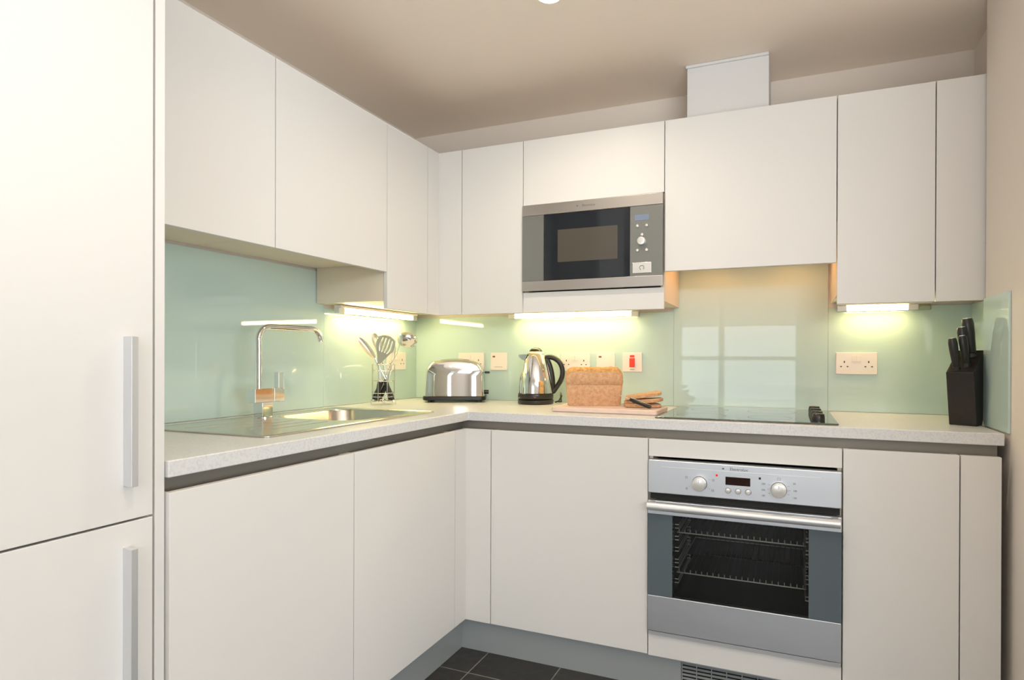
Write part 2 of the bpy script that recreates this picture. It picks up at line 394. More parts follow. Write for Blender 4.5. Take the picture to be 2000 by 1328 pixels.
# oven housing
c = thing('oven_housing', 'white cabinet frame with panels above and below the built-in oven', 'cabinet', (1.676, -.3, ZB), group=gb)
w = MB(); x0, x1 = 1.3776, 1.9741
w.box(x0, x0+.012, DB+.020, -.012, ZB, ZT-.004).box(x1-.012, x1, DB+.020, -.012, ZB, ZT-.004).box(x0+.012, x1-.012, DB+.02, -.03, ZB+.01, ZB+.026)
w.build('body', M_CARC, c)
door_y(c, 1.3766, 1.9751, .8065, ZT, DB, 'upper_panel'); door_y(c, 1.3766, 1.9751, ZB-.003, .2035, DB, 'lower_panel')

# handle channels below the worktop
gc = 'grey recessed channels under the worktop'
tag(B(DL-.055, DL-.040, -1.7745, -.575, ZT-.012, WB-.001).build('handle_channel', M_GREY), 'grey recessed channel under the sink side of the worktop', 'handle channel', gc)
tag(B(DL-.040, 2.3752, DB+.040, DB+.055, ZT-.012, WB-.001).build('handle_channel', M_GREY), 'grey recessed channel under the worktop above the oven', 'handle channel', gc)
# plinths
gp = 'grey plinths along the floor'
tag(B(.610, .625, -1.7745, -.5745, 0, ZB-.003).build('plinth', M_PLINTH), 'grey plinth under the sink side base cabinets', 'plinth', gp)
p = thing('plinth', 'grey plinth with vent grille under the oven side base cabinets', 'plinth', (1.4, -.567, 0), group=gp)
w = MB(); w.box(.625, 1.483, -.5745, -.560, 0, ZB-.003).box(1.783, 2.3752, -.5745, -.560, 0, ZB-.003).box(1.483, 1.783, -.5745, -.560, 0, .030).box(1.483, 1.783, -.5745, -.560, .106, ZB-.003)
w.build('board', M_PLINTH, p)
w = MB()
for i in range(6): 
    z = .036+i*.0125; w.add([(1.486, -.5725, z), (1.780, -.5725, z), (1.780, -.566, z+.0035), (1.486, -.566, z+.0035)], [(0, 1, 2, 3)])
for i in range(7): x = 1.486+i*.049; w.box(x-.0008, x+.0008, -.5735, -.564, .031, .105)
gr = w.build('vent_grille', M_PLINTH, p, solid=.0012)
B(1.484, 1.782, -.5595, -.552, .03, .106).build('grille_backing', M_GAP, p)

# ------------------------------------------------------------------ worktop (L shape with sink cut-out)
def grid_slab(xs, ys, keep, z0, z1, name, m, bevel=0):
    bm = bmesh.new(); vt = {}
    def V(i, j):
        if (i, j) not in vt: vt[(i, j)] = bm.verts.new((xs[i], ys[j], z1))
        return vt[(i, j)]
    fs = [bm.faces.new((V(i, j), V(i+1, j), V(i+1, j+1), V(i, j+1))) for i in range(len(xs)-1) for j in range(len(ys)-1) if keep((xs[i]+xs[i+1])/2, (ys[j]+ys[j+1])/2)]
    r_ = bmesh.ops.extrude_face_region(bm, geom=fs)
    bmesh.ops.translate(bm, verts=[v for v in r_['geom'] if isinstance(v, bmesh.types.BMVert)], vec=(0, 0, z0-z1))
    bmesh.ops.recalc_face_normals(bm, faces=bm.faces)
    me = bpy.data.meshes.new(name); bm.to_mesh(me); bm.free(); me.materials.append(m)
    o = bpy.data.objects.new(name, me); COL.objects.link(o)
    if bevel:
        md = o.modifiers.new('bevel', 'BEVEL'); md.width = bevel; md.segments = 3; md.limit_method = 'ANGLE'
        for q in me.polygons: q.use_smooth = True
        md.harden_normals = True
    return o
BX0, BX1, BY0, BY1 = .150, .515, -1.075, -.715
HX0, HX1, HY0, HY1 = 1.41, 1.93, -.515, -.125
def keep(x, y):
    if BX0-.006 < x < BX1+.006 and BY0-.006 < y < BY1+.006: return False
    if HX0 < x < HX1 and HY0 < y < HY1: return False
    if y < -.593 and x > .6628: return False
    if x > 2.388 and y < -.360: return False
    return True
o = grid_slab([.0006, BX0-.006, BX1+.006, .6628, HX0, HX1, 2.388, 2.456], [-1.774, BY0-.006, BY1+.006, -.593, HY0, -.360, HY1, -.0006], keep, WB, WT, 'worktop', M_TOP, .003)
tag(o, 'L-shaped speckled off-white worktop carrying sink and hob', 'worktop')

# ------------------------------------------------------------------ wall cabinets
gw = 'white wall cabinets'
UBODY = 1.362; SBODY = 1.506
def wall_x(y0, y1, zb, zd, lab):
    c = thing('wall_cabinet', lab, 'cabinet', (.18, (y0+y1)/2, zb), group=gw)
    carcass(c, .010, UL-.020, y0+.001, y1-.001, zb, UT-.002, '+x'); door_x(c, y0, y1, zd, UT, UL); return c
wall_x(-1.7745, -1.2356, SBODY, US, 'short white wall cabinet above the drainer, beside the tall cabinet')
wall_x(-1.2356, -.7034, SBODY, US, 'short white wall cabinet above the sink bowl and tap')
wall_x(-.7034, -.4291, UBODY, UBm, 'tall narrow white wall cabinet above the utensil basket')
c = thing('corner_wall_cabinet', 'white corner wall cabinet above the toaster with two narrow fronts', 'cabinet', (.24, -.17, UBODY), group=gw)
w = MB().prism([(.010, -.010), (.010, -.428), (UL-.020, -.428), (UL-.020, UB+.020), (.479, UB+.020), (.479, -.010)], 'z', UBODY, UT-.002)
w.build('body', M_CARC, c)
B(UL-.018, UL, -.4291+G_, UB, UBm+G_, UT-G_).build('filler_strip', M_CAB, c, bevel=.001)
B(UL-.018, .480-G_, UB, UB+.018, UBm+G_, UT-G_).build('filler_strip', M_CAB, c, bevel=.001)
def wall_y(x0, x1, zb, lab, name='wall_cabinet', **k):
    c = thing(name, lab, 'cabinet', ((x0+x1)/2, -.17, zb), group=gw)
    carcass(c, x0+.001, x1-.001, UB+.020, -.010, zb, UT-.002, '-y', **k); return c
c = wall_y(.480, .7767, UBODY, 'tall white wall cabinet between the corner and the microwave'); door_y(c, .480, .7767, UBm, UT, UB)
MT, MBt = 1.7775, 1.417
c = wall_y(.7767, 1.3746, UBODY, 'white wall cabinet holding the built-in microwave', 'microwave_housing')
door_y(c, .7767, 1.3746, MT+.001, UT, UB); door_y(c, .7767, 1.3746, UBm, MBt-.001, UB, 'lower_panel')
HB = 1.625
c = wall_y(1.3746, 1.9751, HB, 'wide white cabinet front hiding the cooker hood above the hob', 'hood_cabinet')
door_y(c, 1.3746, 1.9751, 1.473, UT, UB)
B(1.40, 1.95, UB+.03, -.03, HB-.028, HB-.001).build('extractor_unit', M_STEEL, c, bevel=.002)
for x in (1.52, 1.83): MB().cyl((x, -.20, HB-.034), (x, -.20, HB-.0285), .026, n=24).build('halogen_lamp', M_HALO, c)
for x in (1.52, 1.83):
    spot('hood_halogen_light', (x, -.20, HB-.040), 1.7, (1, .42, .12), 165, .5, .02)
c = wall_y(1.9751, 2.2691, UBODY, 'tall white wall cabinet above the double socket right of the hob'); door_y(c, 1.9751, 2.2691, UBm, UT, UB)
c = thing('wall_filler', 'slim white filler front in the right corner above the knife block', 'filler panel', (2.33, -.17, UBm), group=gw)
B(2.2691+G_, 2.457, UB, UB+.018, UBm+G_, UT-G_).build('front', M_CAB, c, bevel=.001)
B(2.2691+G_, 2.285, UB+.018, -.010, UBODY, UT-.002).build('side_board', M_CARC, c)
# extract duct boxing above the hood
c = thing('duct_boxing', 'white square duct boxing between the hood cabinet and ceiling', 'boxing', (1.59, -.13, UT))
B(1.446, 1.748, -.255, -.0005, UT, CEIL-.012).build('casing', M_BOX, c)
B(1.440, 1.748, -.262, -.0005, CEIL-.012, CEIL-.0005).build('cover_strip', M_BOX, c, bevel=.002)

# ------------------------------------------------------------------ under cabinet tubes
gt = 'strip lights under the wall cabinets'
def striplight(p0, p1, lab, tubem, caps=.03, tail=0, wall=(0, 1, 0)):
    p0, p1 = Vector(p0), Vector(p1); d = (p1-p0).normalized()
    z = p0.z; c = thing('strip_light', lab, 'light', ((p0+p1)/2).to_tuple()[:2]+(z+.024,), group=gt)
    def bar(a, b_, wd, za, zb_):
        n_ = Vector((-d.y, d.x, 0))*wd
        return MB().loft([[a-n_+Vector((0, 0, za)), a+n_+Vector((0, 0, za)), a+n_+Vector((0, 0, zb_)), a-n_+Vector((0, 0, zb_))],
                          [b_-n_+Vector((0, 0, za)), b_+n_+Vector((0, 0, za)), b_+n_+Vector((0, 0, zb_)), b_-n_+Vector((0, 0, zb_))]])
    bar(p0, p1+d*tail, .018, .012, .0225).build('housing', M_SOCK, c, bevel=.001)
    off = Vector(wall)*.0155
    bar(p0+off, p1+off, .0015, -.007, .0119).build('reflector_lip', M_SOCK, c)
    for a, b_ in ((p0-d*.004, p0+d*caps), (p1-d*caps, p1+d*.004)): bar(a, b_, .013, -.011, .0115).build('end_cap', M_ALU, c, bevel=.002)
    MB().cyl(p0+d*(caps+.002), p1-d*(caps+.002), .0095, n=16).build('tube', tubem, c, smooth=True)
    if tail: 
        bar(p1+d*.006, p1+d*(tail), .012, -.011, .0115).build('connector', M_CLEAR, c, bevel=.002)
    return c
TZ = 1.337
striplight((.062, -.640, TZ), (.062, -.098, TZ), 'lit fluorescent strip light under the cabinet above the utensil basket', M_TUBEL, wall=(-1, 0, 0))
striplight((.580, -.062, TZ), (1.205, -.062, TZ), 'long lit fluorescent strip light under the microwave cabinet', M_TUBE)
striplight((2.000, -.062, TZ-.002), (2.266, -.062, TZ-.002), 'short lit fluorescent strip light under the cabinet right of the hob', M_TUBE, tail=.045)

# ------------------------------------------------------------------ ceiling downlights
gd = 'recessed ceiling downlights'
def downlight(x, y, lab, pw):
    c = thing('ceiling_downlight', lab, 'light', (x, y, CEIL), group=gd)
    MB().loft([[Vector((x+r_*math.cos(2*PI*j/32), y+r_*math.sin(2*PI*j/32), z)) for j in range(32)] for r_, z in ((.048, CEIL-.0006), (.046, CEIL-.004), (.037, CEIL-.004), (.036, CEIL-.001))], cap=False).build('trim_ring', M_CHROME2, c, smooth=True)
    MB().cyl((x, y, CEIL-.0035), (x, y, CEIL-.0008), .0355, n=28).build('lens', M_LAMP, c)
    spot('downlight_beam', (x, y, CEIL-.012), pw, (1, .86, .68), 150, .8, .035)
downlight(1.110, -.868, 'round lit ceiling downlight at the top edge of the view', 23)
for x, y, l_ in ((1.5, -2.1, 'round ceiling downlight above the photographer'), (1.5, -3.6, 'round ceiling downlight by the far window'), (3.7, -2.2, 'round ceiling downlight over the open room'), (3.9, -.9, 'round ceiling downlight over the far corner of the room')):
    downlight(x, y, l_, 21)

# ------------------------------------------------------------------ sink and tap
c = thing('sink', 'stainless steel inset sink with drainer and rounded bowl', 'sink', (.33, -1.06, WT))
SX0, SX1, SY0, SY1 = .086, .566, -1.452, -.672
def rrect(x0, x1, y0, y1, r, n=8):
    pts = []
    for cx, cy, a0 in ((x1-r, y1-r, 0), (x0+r, y1-r, PI/2), (x0+r, y0+r, PI), (x1-r, y0+r, 3*PI/2)):
        for i in range(n+1): a = a0+PI/2*i/n; pts.append((cx+r*math.cos(a), cy+r*math.sin(a)))
    return pts
# rim plate with a hole: outer loop to bowl loop
N_ = 9*4
def ringz(pts, z): return [Vector((x, y, z)) for x, y in pts]
out0 = rrect(SX0, SX1, SY0, SY1, .018); out1 = rrect(SX0+.006, SX1-.006, SY0+.006, SY1-.006, .016)
hole = rrect(BX0, BX1, BY0, BY1, .085)
w = MB(); w.loft([ringz(out0, WT+.0006), ringz(out0, WT+.004), ringz(out1, WT+.0055), ringz(rrect(SX0+.012, SX1-.012, SY0+.012, SY1-.012, .014), WT+.0035), ringz(hole, WT+.0035), ringz(hole, WT+.0006)], cap=False)
w.build('drainer_plate', M_STEELY, c)
bw = MB(); prof = [(0, .0035), (.003, -.002), (.005, -.12), (.012, -.145), (.035, -.158)]
bw.loft([ringz(rrect(BX0+i_, BX1-i_, BY0+i_, BY1-i_, max(.085-i_*.3, .03)), WT+z_) for i_, z_ in prof], cap=False)
bw.add(ringz(rrect(BX0+.035, BX1-.035, BY0+.035, BY1-.035, .0745), WT-.158), [tuple(range(N_))])
bw.build('bowl', M_STEELY, c, smooth=True)
w = MB()
for i in range(5):
    x = .20+i*.062; w.tube([(x, -1.405+.02*i, WT+.0030), (x, -1.13+.005*i, WT+.0030)], .0013, 6)
w.build('drainer_ribs', M_STEELY, c, smooth=True)
MB().lathe([(.0, 0), (.032, 0), (.036, .003), (.030, .004), (.0, .004)][1:4], ((BX0+BX1)/2, (BY0+BY1)/2, WT-.1575), 28).build('drain', M_CHROME, c, smooth=True)
# tap
tp = thing('tap', 'chrome square-bodied mixer tap with tall arched spout', 'tap', (.150, -1.09, WT+.0035))
z0 = WT+.0036
MB().lathe([(.030, 0), (.030, .003), (.026, .004)], (.150, -1.090, z0), 28).build('base_flange', M_CHROME, tp, smooth=True)
B(.129, .171, -1.111, -1.069, z0+.004, .987).build('column', M_CHROME, tp, bevel=.001)
B(.129, .171, -1.140, -1.062, .987, 1.034).build('valve_body', M_CHROME, tp, bevel=.001)
lv = B(.130, .170, -1.0605, -1.037, .9875, 1.0335).build('lever_hub', M_CHROME, tp, bevel=.001)
w = MB(); w.box(.133, .167, -1.0365, -1.014, .985, 1.030); w.box(.139, .161, -1.0345, -1.016, 1.030, 1.088)
w.build('lever', M_CHROME, tp, bevel=.001)
pts = [(.150, -1.108, 1.034), (.150, -1.108, 1.20)]
for i in range(1, 9): a = PI/2*i/8; pts.append((.150, -1.108+.045*(1-math.cos(a)), 1.20+.045*math.sin(a)))
for i in range(1, 5): pts.append((.150+.02*i/5, -1.063+.167*i/5, 1.245))
for i in range(0, 9): a = (PI/2*1.0)*i/8; pts.append((.170+.002*math.sin(a), -.896+.046*math.sin(a), 1.245-.046*(1-math.cos(a))))
MB().tube(pts, .0102, 16).build('spout', M_CHROME, tp, smooth=True)

# ------------------------------------------------------------------ hob
h = thing('hob', 'black ceramic glass hob with four knobs on its right side', 'hob', (1.67, -.32, WT))
B(1.386, 1.968, -.556, -.045, WT+.0006, WT+.006).build('glass_plate', M_HOB, h, bevel=.0015)
B(1.415, 1.925, -.51, -.13, WT-.03, WT+.0004).build('element_tray', M_GAP, h)
w = MB()
for x, y, r_ in ((1.53, -.44, .085), (1.53, -.20, .07), (1.76, -.44, .07), (1.76, -.20, .085)):
    w.loft([[Vector((x+q*math.cos(2*PI*j/48), y+q*math.sin(2*PI*j/48), WT+.0062)) for j in range(48)] for q in (r_, r_+.0012)], cap=False)
w.build('zone_marking', M_PRINT, h)
for y in (-.480, -.375, -.270, -.165):
    MB().lathe([(.0205, 0), (.0205, .012), (.0185, .022), (.016, .0235)], (1.912, y, WT+.0062), 28).build('knob', M_BLACK, h, smooth=True)

# ------------------------------------------------------------------ oven
ov = thing('oven', 'built-in stainless steel oven with glass door and bar handle', 'oven', (1.676, -.36, .2))
X0, X1, YF = 1.3805, 1.9715, -.636
w = MB()      # cavity box
w.box(1.40, 1.412, -.595, -.06, .215, .795).box(1.94, 1.952, -.595, -.06, .215, .795).box(1.412, 1.94, -.072, -.06, .215, .795)
w.box(1.412, 1.94, -.595, -.072, .215, .227).box(1.412, 1.94, -.595, -.072, .783, .795)
w.box(1.412, 1.46, -.590, -.30, .227, .60).box(1.888, 1.94, -.590, -.30, .227, .60).box(1.412, 1.94, -.595, -.10, .625, .64).box(1.46, 1.888, -.590, -.12, .30, .335)
w.build('cavity', M_DARK, ov)
w = MB(); w.box(X0, X1, YF+.004, -.597, .688, .799)
w.build('control_panel', M_STEEL, ov, bevel=.003)
B(X0+.004, X1-.004, YF+.020, -.598, .664, .688).build('vent_slot', M_GAP, ov)
dr = B(X0, X1, YF, YF+.022, .617, .663).build('door', M_STEEL, ov, bevel=.002)
B(X0, X1, YF, YF+.022, .2245, .344).build('door_lower_strip', M_STEEL, dr, bevel=.002)
for a, b_ in ((X0, 1.4635), (1.8805, X1)): B(a, b_, YF+.0005, YF+.020, .344, .617).build('side_glass', M_OVGLASS, dr)
B(1.4635, 1.8805, YF+.001, YF+.005, .344, .617).build('window_pane', M_OVWIN, dr)
hd = MB().cyl((X0+.006, YF-.034, .651), (X1-.006, YF-.034, .651), .0125, n=24).build('handle_bar', M_ALU, dr, smooth=True)
for a in (X0+.008, X1-.030):
    B(a, a+.022, YF-.030, YF+.001, .638, .663).build('handle_bracket', M_ALU, dr, bevel=.004)
B(X0, X1, YF+.010, -.598, .2065, .2190).build('lower_trim', M_ALU, ov, bevel=.001)
for zr in (.548, .412):
    w = MB(); w.tube([(1.47, -.578, zr), (1.874, -.578, zr), (1.874, -.16, zr), (1.47, -.16, zr)], .0022, 8, closed=True)
    for i in range(22):
        x = 1.478+i*.0185; w.tube([(x, -.577, zr+.001), (x, -.584, zr+.004), (x, -.586, zr+.0145)], .0015, 6)
    rk = w.build('oven_rack', M_RACK, ov, smooth=True)
    w = MB(); w.cyl((1.475, -.37, zr), (1.870, -.37, zr), .0016, n=6)
    for i in range(22):
        x = 1.478+i*.0185; w.cyl((x, -.163, zr+.003), (x, -.578, zr+.003), .0011, n=5)
    w.build('rack_bars', M_RACKD, rk, smooth=True)
for sx, x in ((1, 1.4625), (-1, 1.8855)):
    w = MB()
    for z in (.575, .563, .535, .523, .497, .485, .457, .445, .43, .39, .378):
        w.tube([(x, -.583, z), (x+sx*.012, -.583, z), (x+sx*.012, -.32, z), (x, -.32, z)], .0018, 6)
    w.build('rack_guide', M_RACK, ov, smooth=True)
YP = YF+.004
def knob(x, z, r_, d, name, m, parent, y=YP, cap=True):
    w = MB(); n = 28
    rings = [[Vector((x+q*math.cos(2*PI*j/n), y-dy, z+q*math.sin(2*PI*j/n))) for j in range(n)] for q, dy in ((r_, .0002), (r_, d*.7), (r_*.9, d), (r_*.55, d*1.08))]
    return w.loft(rings).build(name, m, parent, smooth=True)
for x in (1.551, 1.794):
    knob(x, .731, .024, .003, 'dial_ring', M_PRINT, ov)
    k = knob(x, .731, .0225, .022, 'dial', M_BTN, ov, y=YP-.003)
    B(x-.0006, x+.0006, YP-.0275, YP-.026, .738, .748).build('pointer', M_PRINT, k)
B(1.633, 1.709, YP-.0012, YP+.001, .734, .760).build('display', M_DISP, ov)
for x in (1.641, 1.672, 1.703):
    knob(x, .7155, .0095, .0012, 'button_ring', M_PRINT, ov); knob(x, .7155, .0082, .006, 'push_button', M_BTN, ov, y=YP-.001)
B(1.6025, 1.6090, YP-.002, YP+.001, .7590, .7655).build('indicator_lamp', M_RED, ov); B(1.7345, 1.7410, YP-.002, YP+.001, .7590, .7655).build('indicator_lamp', M_DARK, ov)
B(1.425, 1.915, YP-.0006, YP+.001, .7765, .7780).build('engraved_line', M_LINE, ov)
text('Electrolux', .0135, 'logo_lettering', M_PRINT, ov, at_front(1.674, YP-.0007, .7850))
w = MB().box(1.6225, 1.6285, YP-.0008, YP, .7825, .7875); w.build('logo_emblem', M_PRINT, ov)
w = MB()
def tick(x, z, wd=.006, ht=.0028): w.box(x-wd/2, x+wd/2, YP-.0006, YP+.0004, z-ht/2, z+ht/2)
for a in (150, 200, 25, -25):
    w = MB(); tick(1.551+.035*math.cos(math.radians(a)), .731+.035*math.sin(math.radians(a)), .003, .0008); w.build('dial_tick', M_PRINT, ov)

for a, wd in ((158, .008), (205, .006), (18, .006), (-25, .008)):
    w = MB()
    cx_, cz_ = 1.551+.046*math.cos(math.radians(a)), .731+.046*math.sin(math.radians(a))
    w.box(cx_-wd/2, cx_+wd/2, YP-.0006, YP+.0004, cz_-.0035, cz_-.0028).box(cx_-wd/2, cx_+wd/2, YP-.0006, YP+.0004, cz_+.0028, cz_+.0035)
    w.box(cx_-wd/2, cx_-wd/2+.0007, YP-.0006, YP+.0004, cz_-.0035, cz_+.0035).box(cx_+wd/2-.0007, cx_+wd/2, YP-.0006, YP+.0004, cz_-.0035, cz_+.0035); tick(cx_, cz_, wd*.6, .0012)
    w.build('dial_symbol', M_PRINT, ov)
w = MB(); w.box(1.789, 1.799, YP-.0006, YP+.0004, .7605, .7612).box(1.789, 1.7897, YP-.0006, YP+.0004, .7605, .768).box(1.7983, 1.799, YP-.0006, YP+.0004, .7605, .768).box(1.789, 1.799, YP-.0006, YP+.0004, .7675, .7682)
w.build('dial_symbol', M_PRINT, ov); w = MB()
for a in (155, 180, 205, 25, 0, -25):
    w = MB(); tick(1.794+.031*math.cos(math.radians(a)), .731+.031*math.sin(math.radians(a)), .006, .0007); w.build('dial_tick', M_PRINT, ov)

for s_, dx, dz in (('50', .045, .022), ('100', .047, 0), ('150', .046, -.022), ('250', -.046, .015), ('200', -.046, -.004), ('180', -.046, -.022)):
    text(s_, .0075, 'dial_numbers', M_PRINT, ov, at_front(1.794+dx, YP-.0006, .731+dz))

# ------------------------------------------------------------------ microwave
mw = thing('microwave', 'built-in steel microwave with dark glass door and round dial', 'microwave', (1.0757, -.18, MBt))
x0, x1, yf = .7797, 1.3716, UB-.016
B(.80, 1.355, UB+.002, -.04, MBt+.004, MT-.03).build('case', M_DARK, mw)
B(x0, x1, yf, UB+.001, 1.7315, MT-.002).build('top_frame', M_STEELM, mw, bevel=.0015)
B(x0, x1, yf, UB+.001, MBt+.0015, 1.4595).build('bottom_frame', M_STEELM, mw, bevel=.0015)
B(x0, .877, yf+.002, UB+.001, 1.4600, 1.7310).build('side_panel', M_MWSIDE, mw)
cp = B(1.243, x1, yf+.002, UB+.001, 1.4600, 1.7310).build('control_panel', M_MWSIDE, mw)
dr = B(.879, 1.2415, yf+.001, UB+.001, 1.4605, 1.7305).build('door', M_MWGLASS, mw, bevel=.001)
B(.940, 1.193, yf+.0004, yf+.0012, 1.532, 1.664).build('door_window', M_MWIN, dr)
B(1.262, 1.318, yf+.0012, yf+.0024, 1.675, 1.697).build('display', M_LCD, cp)
knob(1.2900, 1.5935, .0165, .016, 'dial', M_BTN, cp, y=yf+.002)
for x, z in ((1.273, 1.6535), (1.309, 1.6535), (1.291, 1.619), (1.273, 1.559), (1.309, 1.559)): knob(x, z, .0055, .006, 'button', M_BTN, cp, y=yf+.002)
ob = B(1.254, 1.328, yf-.001, yf+.002, 1.4705, 1.5115).build('door_release_button', M_BTN, cp, bevel=.001)
w = MB(); w.tube([Vector((1.291+.0085*math.cos(a), yf-.0014, 1.491+.0085*math.sin(a))) for a in [PI*1.6*i/12-.8 for i in range(13)]], .0013, 6)
w.build('release_symbol', M_MWSIDE, ob, smooth=True)
text('Electrolux', .0135, 'logo_lettering', M_PRINT, mw, at_front(1.073, yf-.0005, 1.7540))
B(1.0215, 1.0275, yf-.0008, yf+.0004, 1.7515, 1.7565).build('logo_emblem', M_PRINT, mw)

# ------------------------------------------------------------------ sockets and switches
gs = 'white wall sockets and switches on the splashback'
def plate(cx, wd, kind, lab, left=False, zc=1.1225):
    """built facing -y around the origin, then turned onto its wall"""
    name = 'double_socket' if kind == 'double' else {'spur': 'fused_spur_switch', 'cooker': 'cooker_switch'}[kind]
    loc = (.0067, cx, zc) if left else (cx, -.0067, zc)
    c = thing(name, lab, 'socket' if kind == 'double' else 'switch', loc, PI/2 if left else 0, group=gs)
    ht = .086
    B(-wd/2, wd/2, -.008, 0, -ht/2, ht/2).build('plate', M_SOCK, c, world=False, bevel=.002)
    def holes(px, pn='pin_holes'):
        q = MB(); q.box(px-.002, px+.002, -.0085, -.0075, .002, .010); q.box(px-.0145, px-.0085, -.0085, -.0075, -.0145, -.0105); q.box(px+.0085, px+.0145, -.0085, -.0075, -.0145, -.0105)
        q.build(pn, M_HOLE, c, world=False)
    if kind == 'double':
        holes(-.043); holes(.043)
        for s_ in (-1, 1):
            B(s_*.0085-.0072, s_*.0085+.0072, -.0105, -.0078, .008, .030).build('rocker', M_SOCK, c, world=False, bevel=.0008)
            MB().cyl((s_*.062, -.0086, 0), (s_*.062, -.0078, 0), .0022, n=10).build('screw', M_CHROME2, c, world=False)
    else:
        for s_ in (-1, 1): MB().cyl((s_*.030, -.0086, -.002), (s_*.030, -.0078, -.002), .002, n=10).build('screw', M_CHROME2, c, world=False)
    if kind == 'spur':
        B(-.032, -.019, -.0095, -.0078, .020, .028).build('neon_lens', M_NEON, c, world=False)
        B(-.013, .013, -.0088, -.0078, -.014, .012).build('rocker', M_SOCK, c, world=False, bevel=.0008)
        B(-.022, .022, -.0084, -.0078, -.028, -.0265).build('print_line', M_PRINT, c, world=False)
    if kind == 'spur2':
        pass
    if kind == 'cooker':
        B(-.010, .010, -.0100, -.0078, .022, .032).build('neon_lens', M_RED, c, world=False)
        B(-.012, .012, -.0125, -.0078, -.022, .018).build('rocker', M_RED, c, world=False, bevel=.001)
        B(-.010, .010, -.0084, -.0078, -.034, -.032).build('print_line', M_PRINT, c, world=False)
    return c
plate(.339, .146, 'double', 'white double socket half hidden behind the toaster')
plate(.4935, .088, 'spur', 'square white switch with brown lens between toaster and kettle')
plate(.893, .146, 'double', 'white double socket between the kettle handle and the loaf')
plate(1.041, .088, 'spur', 'square white switch rising behind the loaf of bread')
plate(1.166, .090, 'cooker', 'square white cooker switch with a red rocker right of the loaf')
plate(2.069, .146, 'double', 'white double socket on the glass right of the hob')
plate(-.178, .146, 'double', 'white double socket on the left wall behind the utensil basket', left=True)

# ------------------------------------------------------------------ toaster
to = thing('toaster', 'shiny chrome two-slice toaster with black base', 'toaster', (.333, -.150, WT), math.radians(27))
def tprof(k, zt):
    """rounded-top outline; k scales it in"""
    p = []; hw, z0, r = .139, .030, .060
    p.append((-hw*k, z0)); 
    for i in range(9): a = PI-PI/2*i/8; p.append(((-(hw-.006)+r+r*math.cos(a))*k, zt-.056+ .056*math.sin(a)))
    for i in range(1, 8): x = -.073+.146*i/8; p.append((x*k, zt+.006*(1-(x/.073)**2)))
    for i in range(9): a = PI/2-PI/2*i/8; p.append((((hw-.006)-r+r*math.cos(a))*k, zt-.056+.056*math.sin(a)))
    p.append((hw*k, z0)); return p
rings = []
for y, k, dz in ((-.078, .93, -.014), (-.074, .965, -.006), (-.066, .985, -.002), (-.050, 1, 0), (0, 1, .001), (.050, 1, 0), (.066, .985, -.002), (.074, .965, -.006), (.078, .93, -.014)):
    rings.append([Vector((x, y, z)) for x, z in tprof(k, .196+dz)])
MB().loft(rings).build('shell', M_CHROME, to, world=False, smooth=True)
w = MB(); w.prism(rrect(-.147, .147, -.082, .082, .03), 'z', .010, .030); w.build('base', M_BLACK, to, world=False, bevel=.004)
for sx in (-1, 1):
    for sy in (-1, 1): MB().cyl((sx*.115, sy*.055, 0), (sx*.115, sy*.055, .0105), .009, n=14).build('foot', M_BLACK, to, world=False)
for y0 in (-.034, .014):
    tp_ = [(-.066+.132*i/10, .1974+.006*(1-((-.066+.132*i/10)/.073)**2)) for i in range(11)]
    MB().prism([(x, z-.004) for x, z in tp_]+[(x, z) for x, z in reversed(tp_)], 'y', y0, y0+.020).build('bread_slot', M_GAP, to, world=False)
B(.1375, .163, -.010, .010, .134, .144).build('lever', M_BLACK, to, world=False, bevel=.003)
MB().cyl((.137, .0, .045), (.158, .0, .045), .010, n=18).build('browning_knob', M_BLACK, to, world=False, smooth=True)

# ------------------------------------------------------------------ kettle
ke = thing('kettle', 'polished steel jug kettle with black handle and base', 'kettle', (.742, -.125, WT), math.radians(21))
MB().lathe([(.080, 0), (.082, .004), (.082, .018), (.076, .023)], n=48).build('power_base', M_BLACK, ke, world=False, smooth=True)
MB().lathe([(.078, .0235), (.081, .027), (.081, .046), (.079, .050)], n=48).build('foot_ring', M_BLACK, ke, world=False, smooth=True)
bp_ = [(.079, .0502), (.0785, .065), (.077, .09), (.074, .115), (.069, .140), (.062, .168), (.054, .192), (.046, .212), (.0405, .2245), (.039, .227)]
MB().lathe(bp_, n=56).build('jug', M_CHROME, ke, world=False, smooth=True)
MB().lathe([(.039, .2272), (.040, .229), (.034, .2365), (.028, .239)], n=48).build('lid', M_CHROME2, ke, world=False, smooth=True)
MB().lathe([(.030, .2380), (.0285, .244), (.022, .251), (.012, .2555), (.004, .257)], n=40).build('lid_knob', M_BLACK, ke, world=False, smooth=True)
w = MB()    # spout lip
w.loft([[Vector((-.050, -.020, .196)), Vector((-.050, .020, .196)), Vector((-.036, .026, .226)), Vector((-.036, -.026, .226))],
        [Vector((-.066, -.010, .204)), Vector((-.066, .010, .204)), Vector((-.058, .016, .225)), Vector((-.058, -.016, .225))],
        [Vector((-.079, -.003, .216)), Vector((-.079, .003, .216)), Vector((-.079, .005, .224)), Vector((-.079, -.005, .224))]])
w.build('spout', M_CHROME, ke, world=False, smooth=True)
hp = [(.040, 0, .208), (.060, 0, .214), (.085, 0, .208), (.108, 0, .190), (.121, 0, .162), (.122, 0, .132), (.113, 0, .104), (.098, 0, .080), (.084, 0, .060), (.079, 0, .056), (.078, 0, .075), (.0775, 0, .105), (.073, 0, .140), (.065, 0, .172), (.054, 0, .198)]
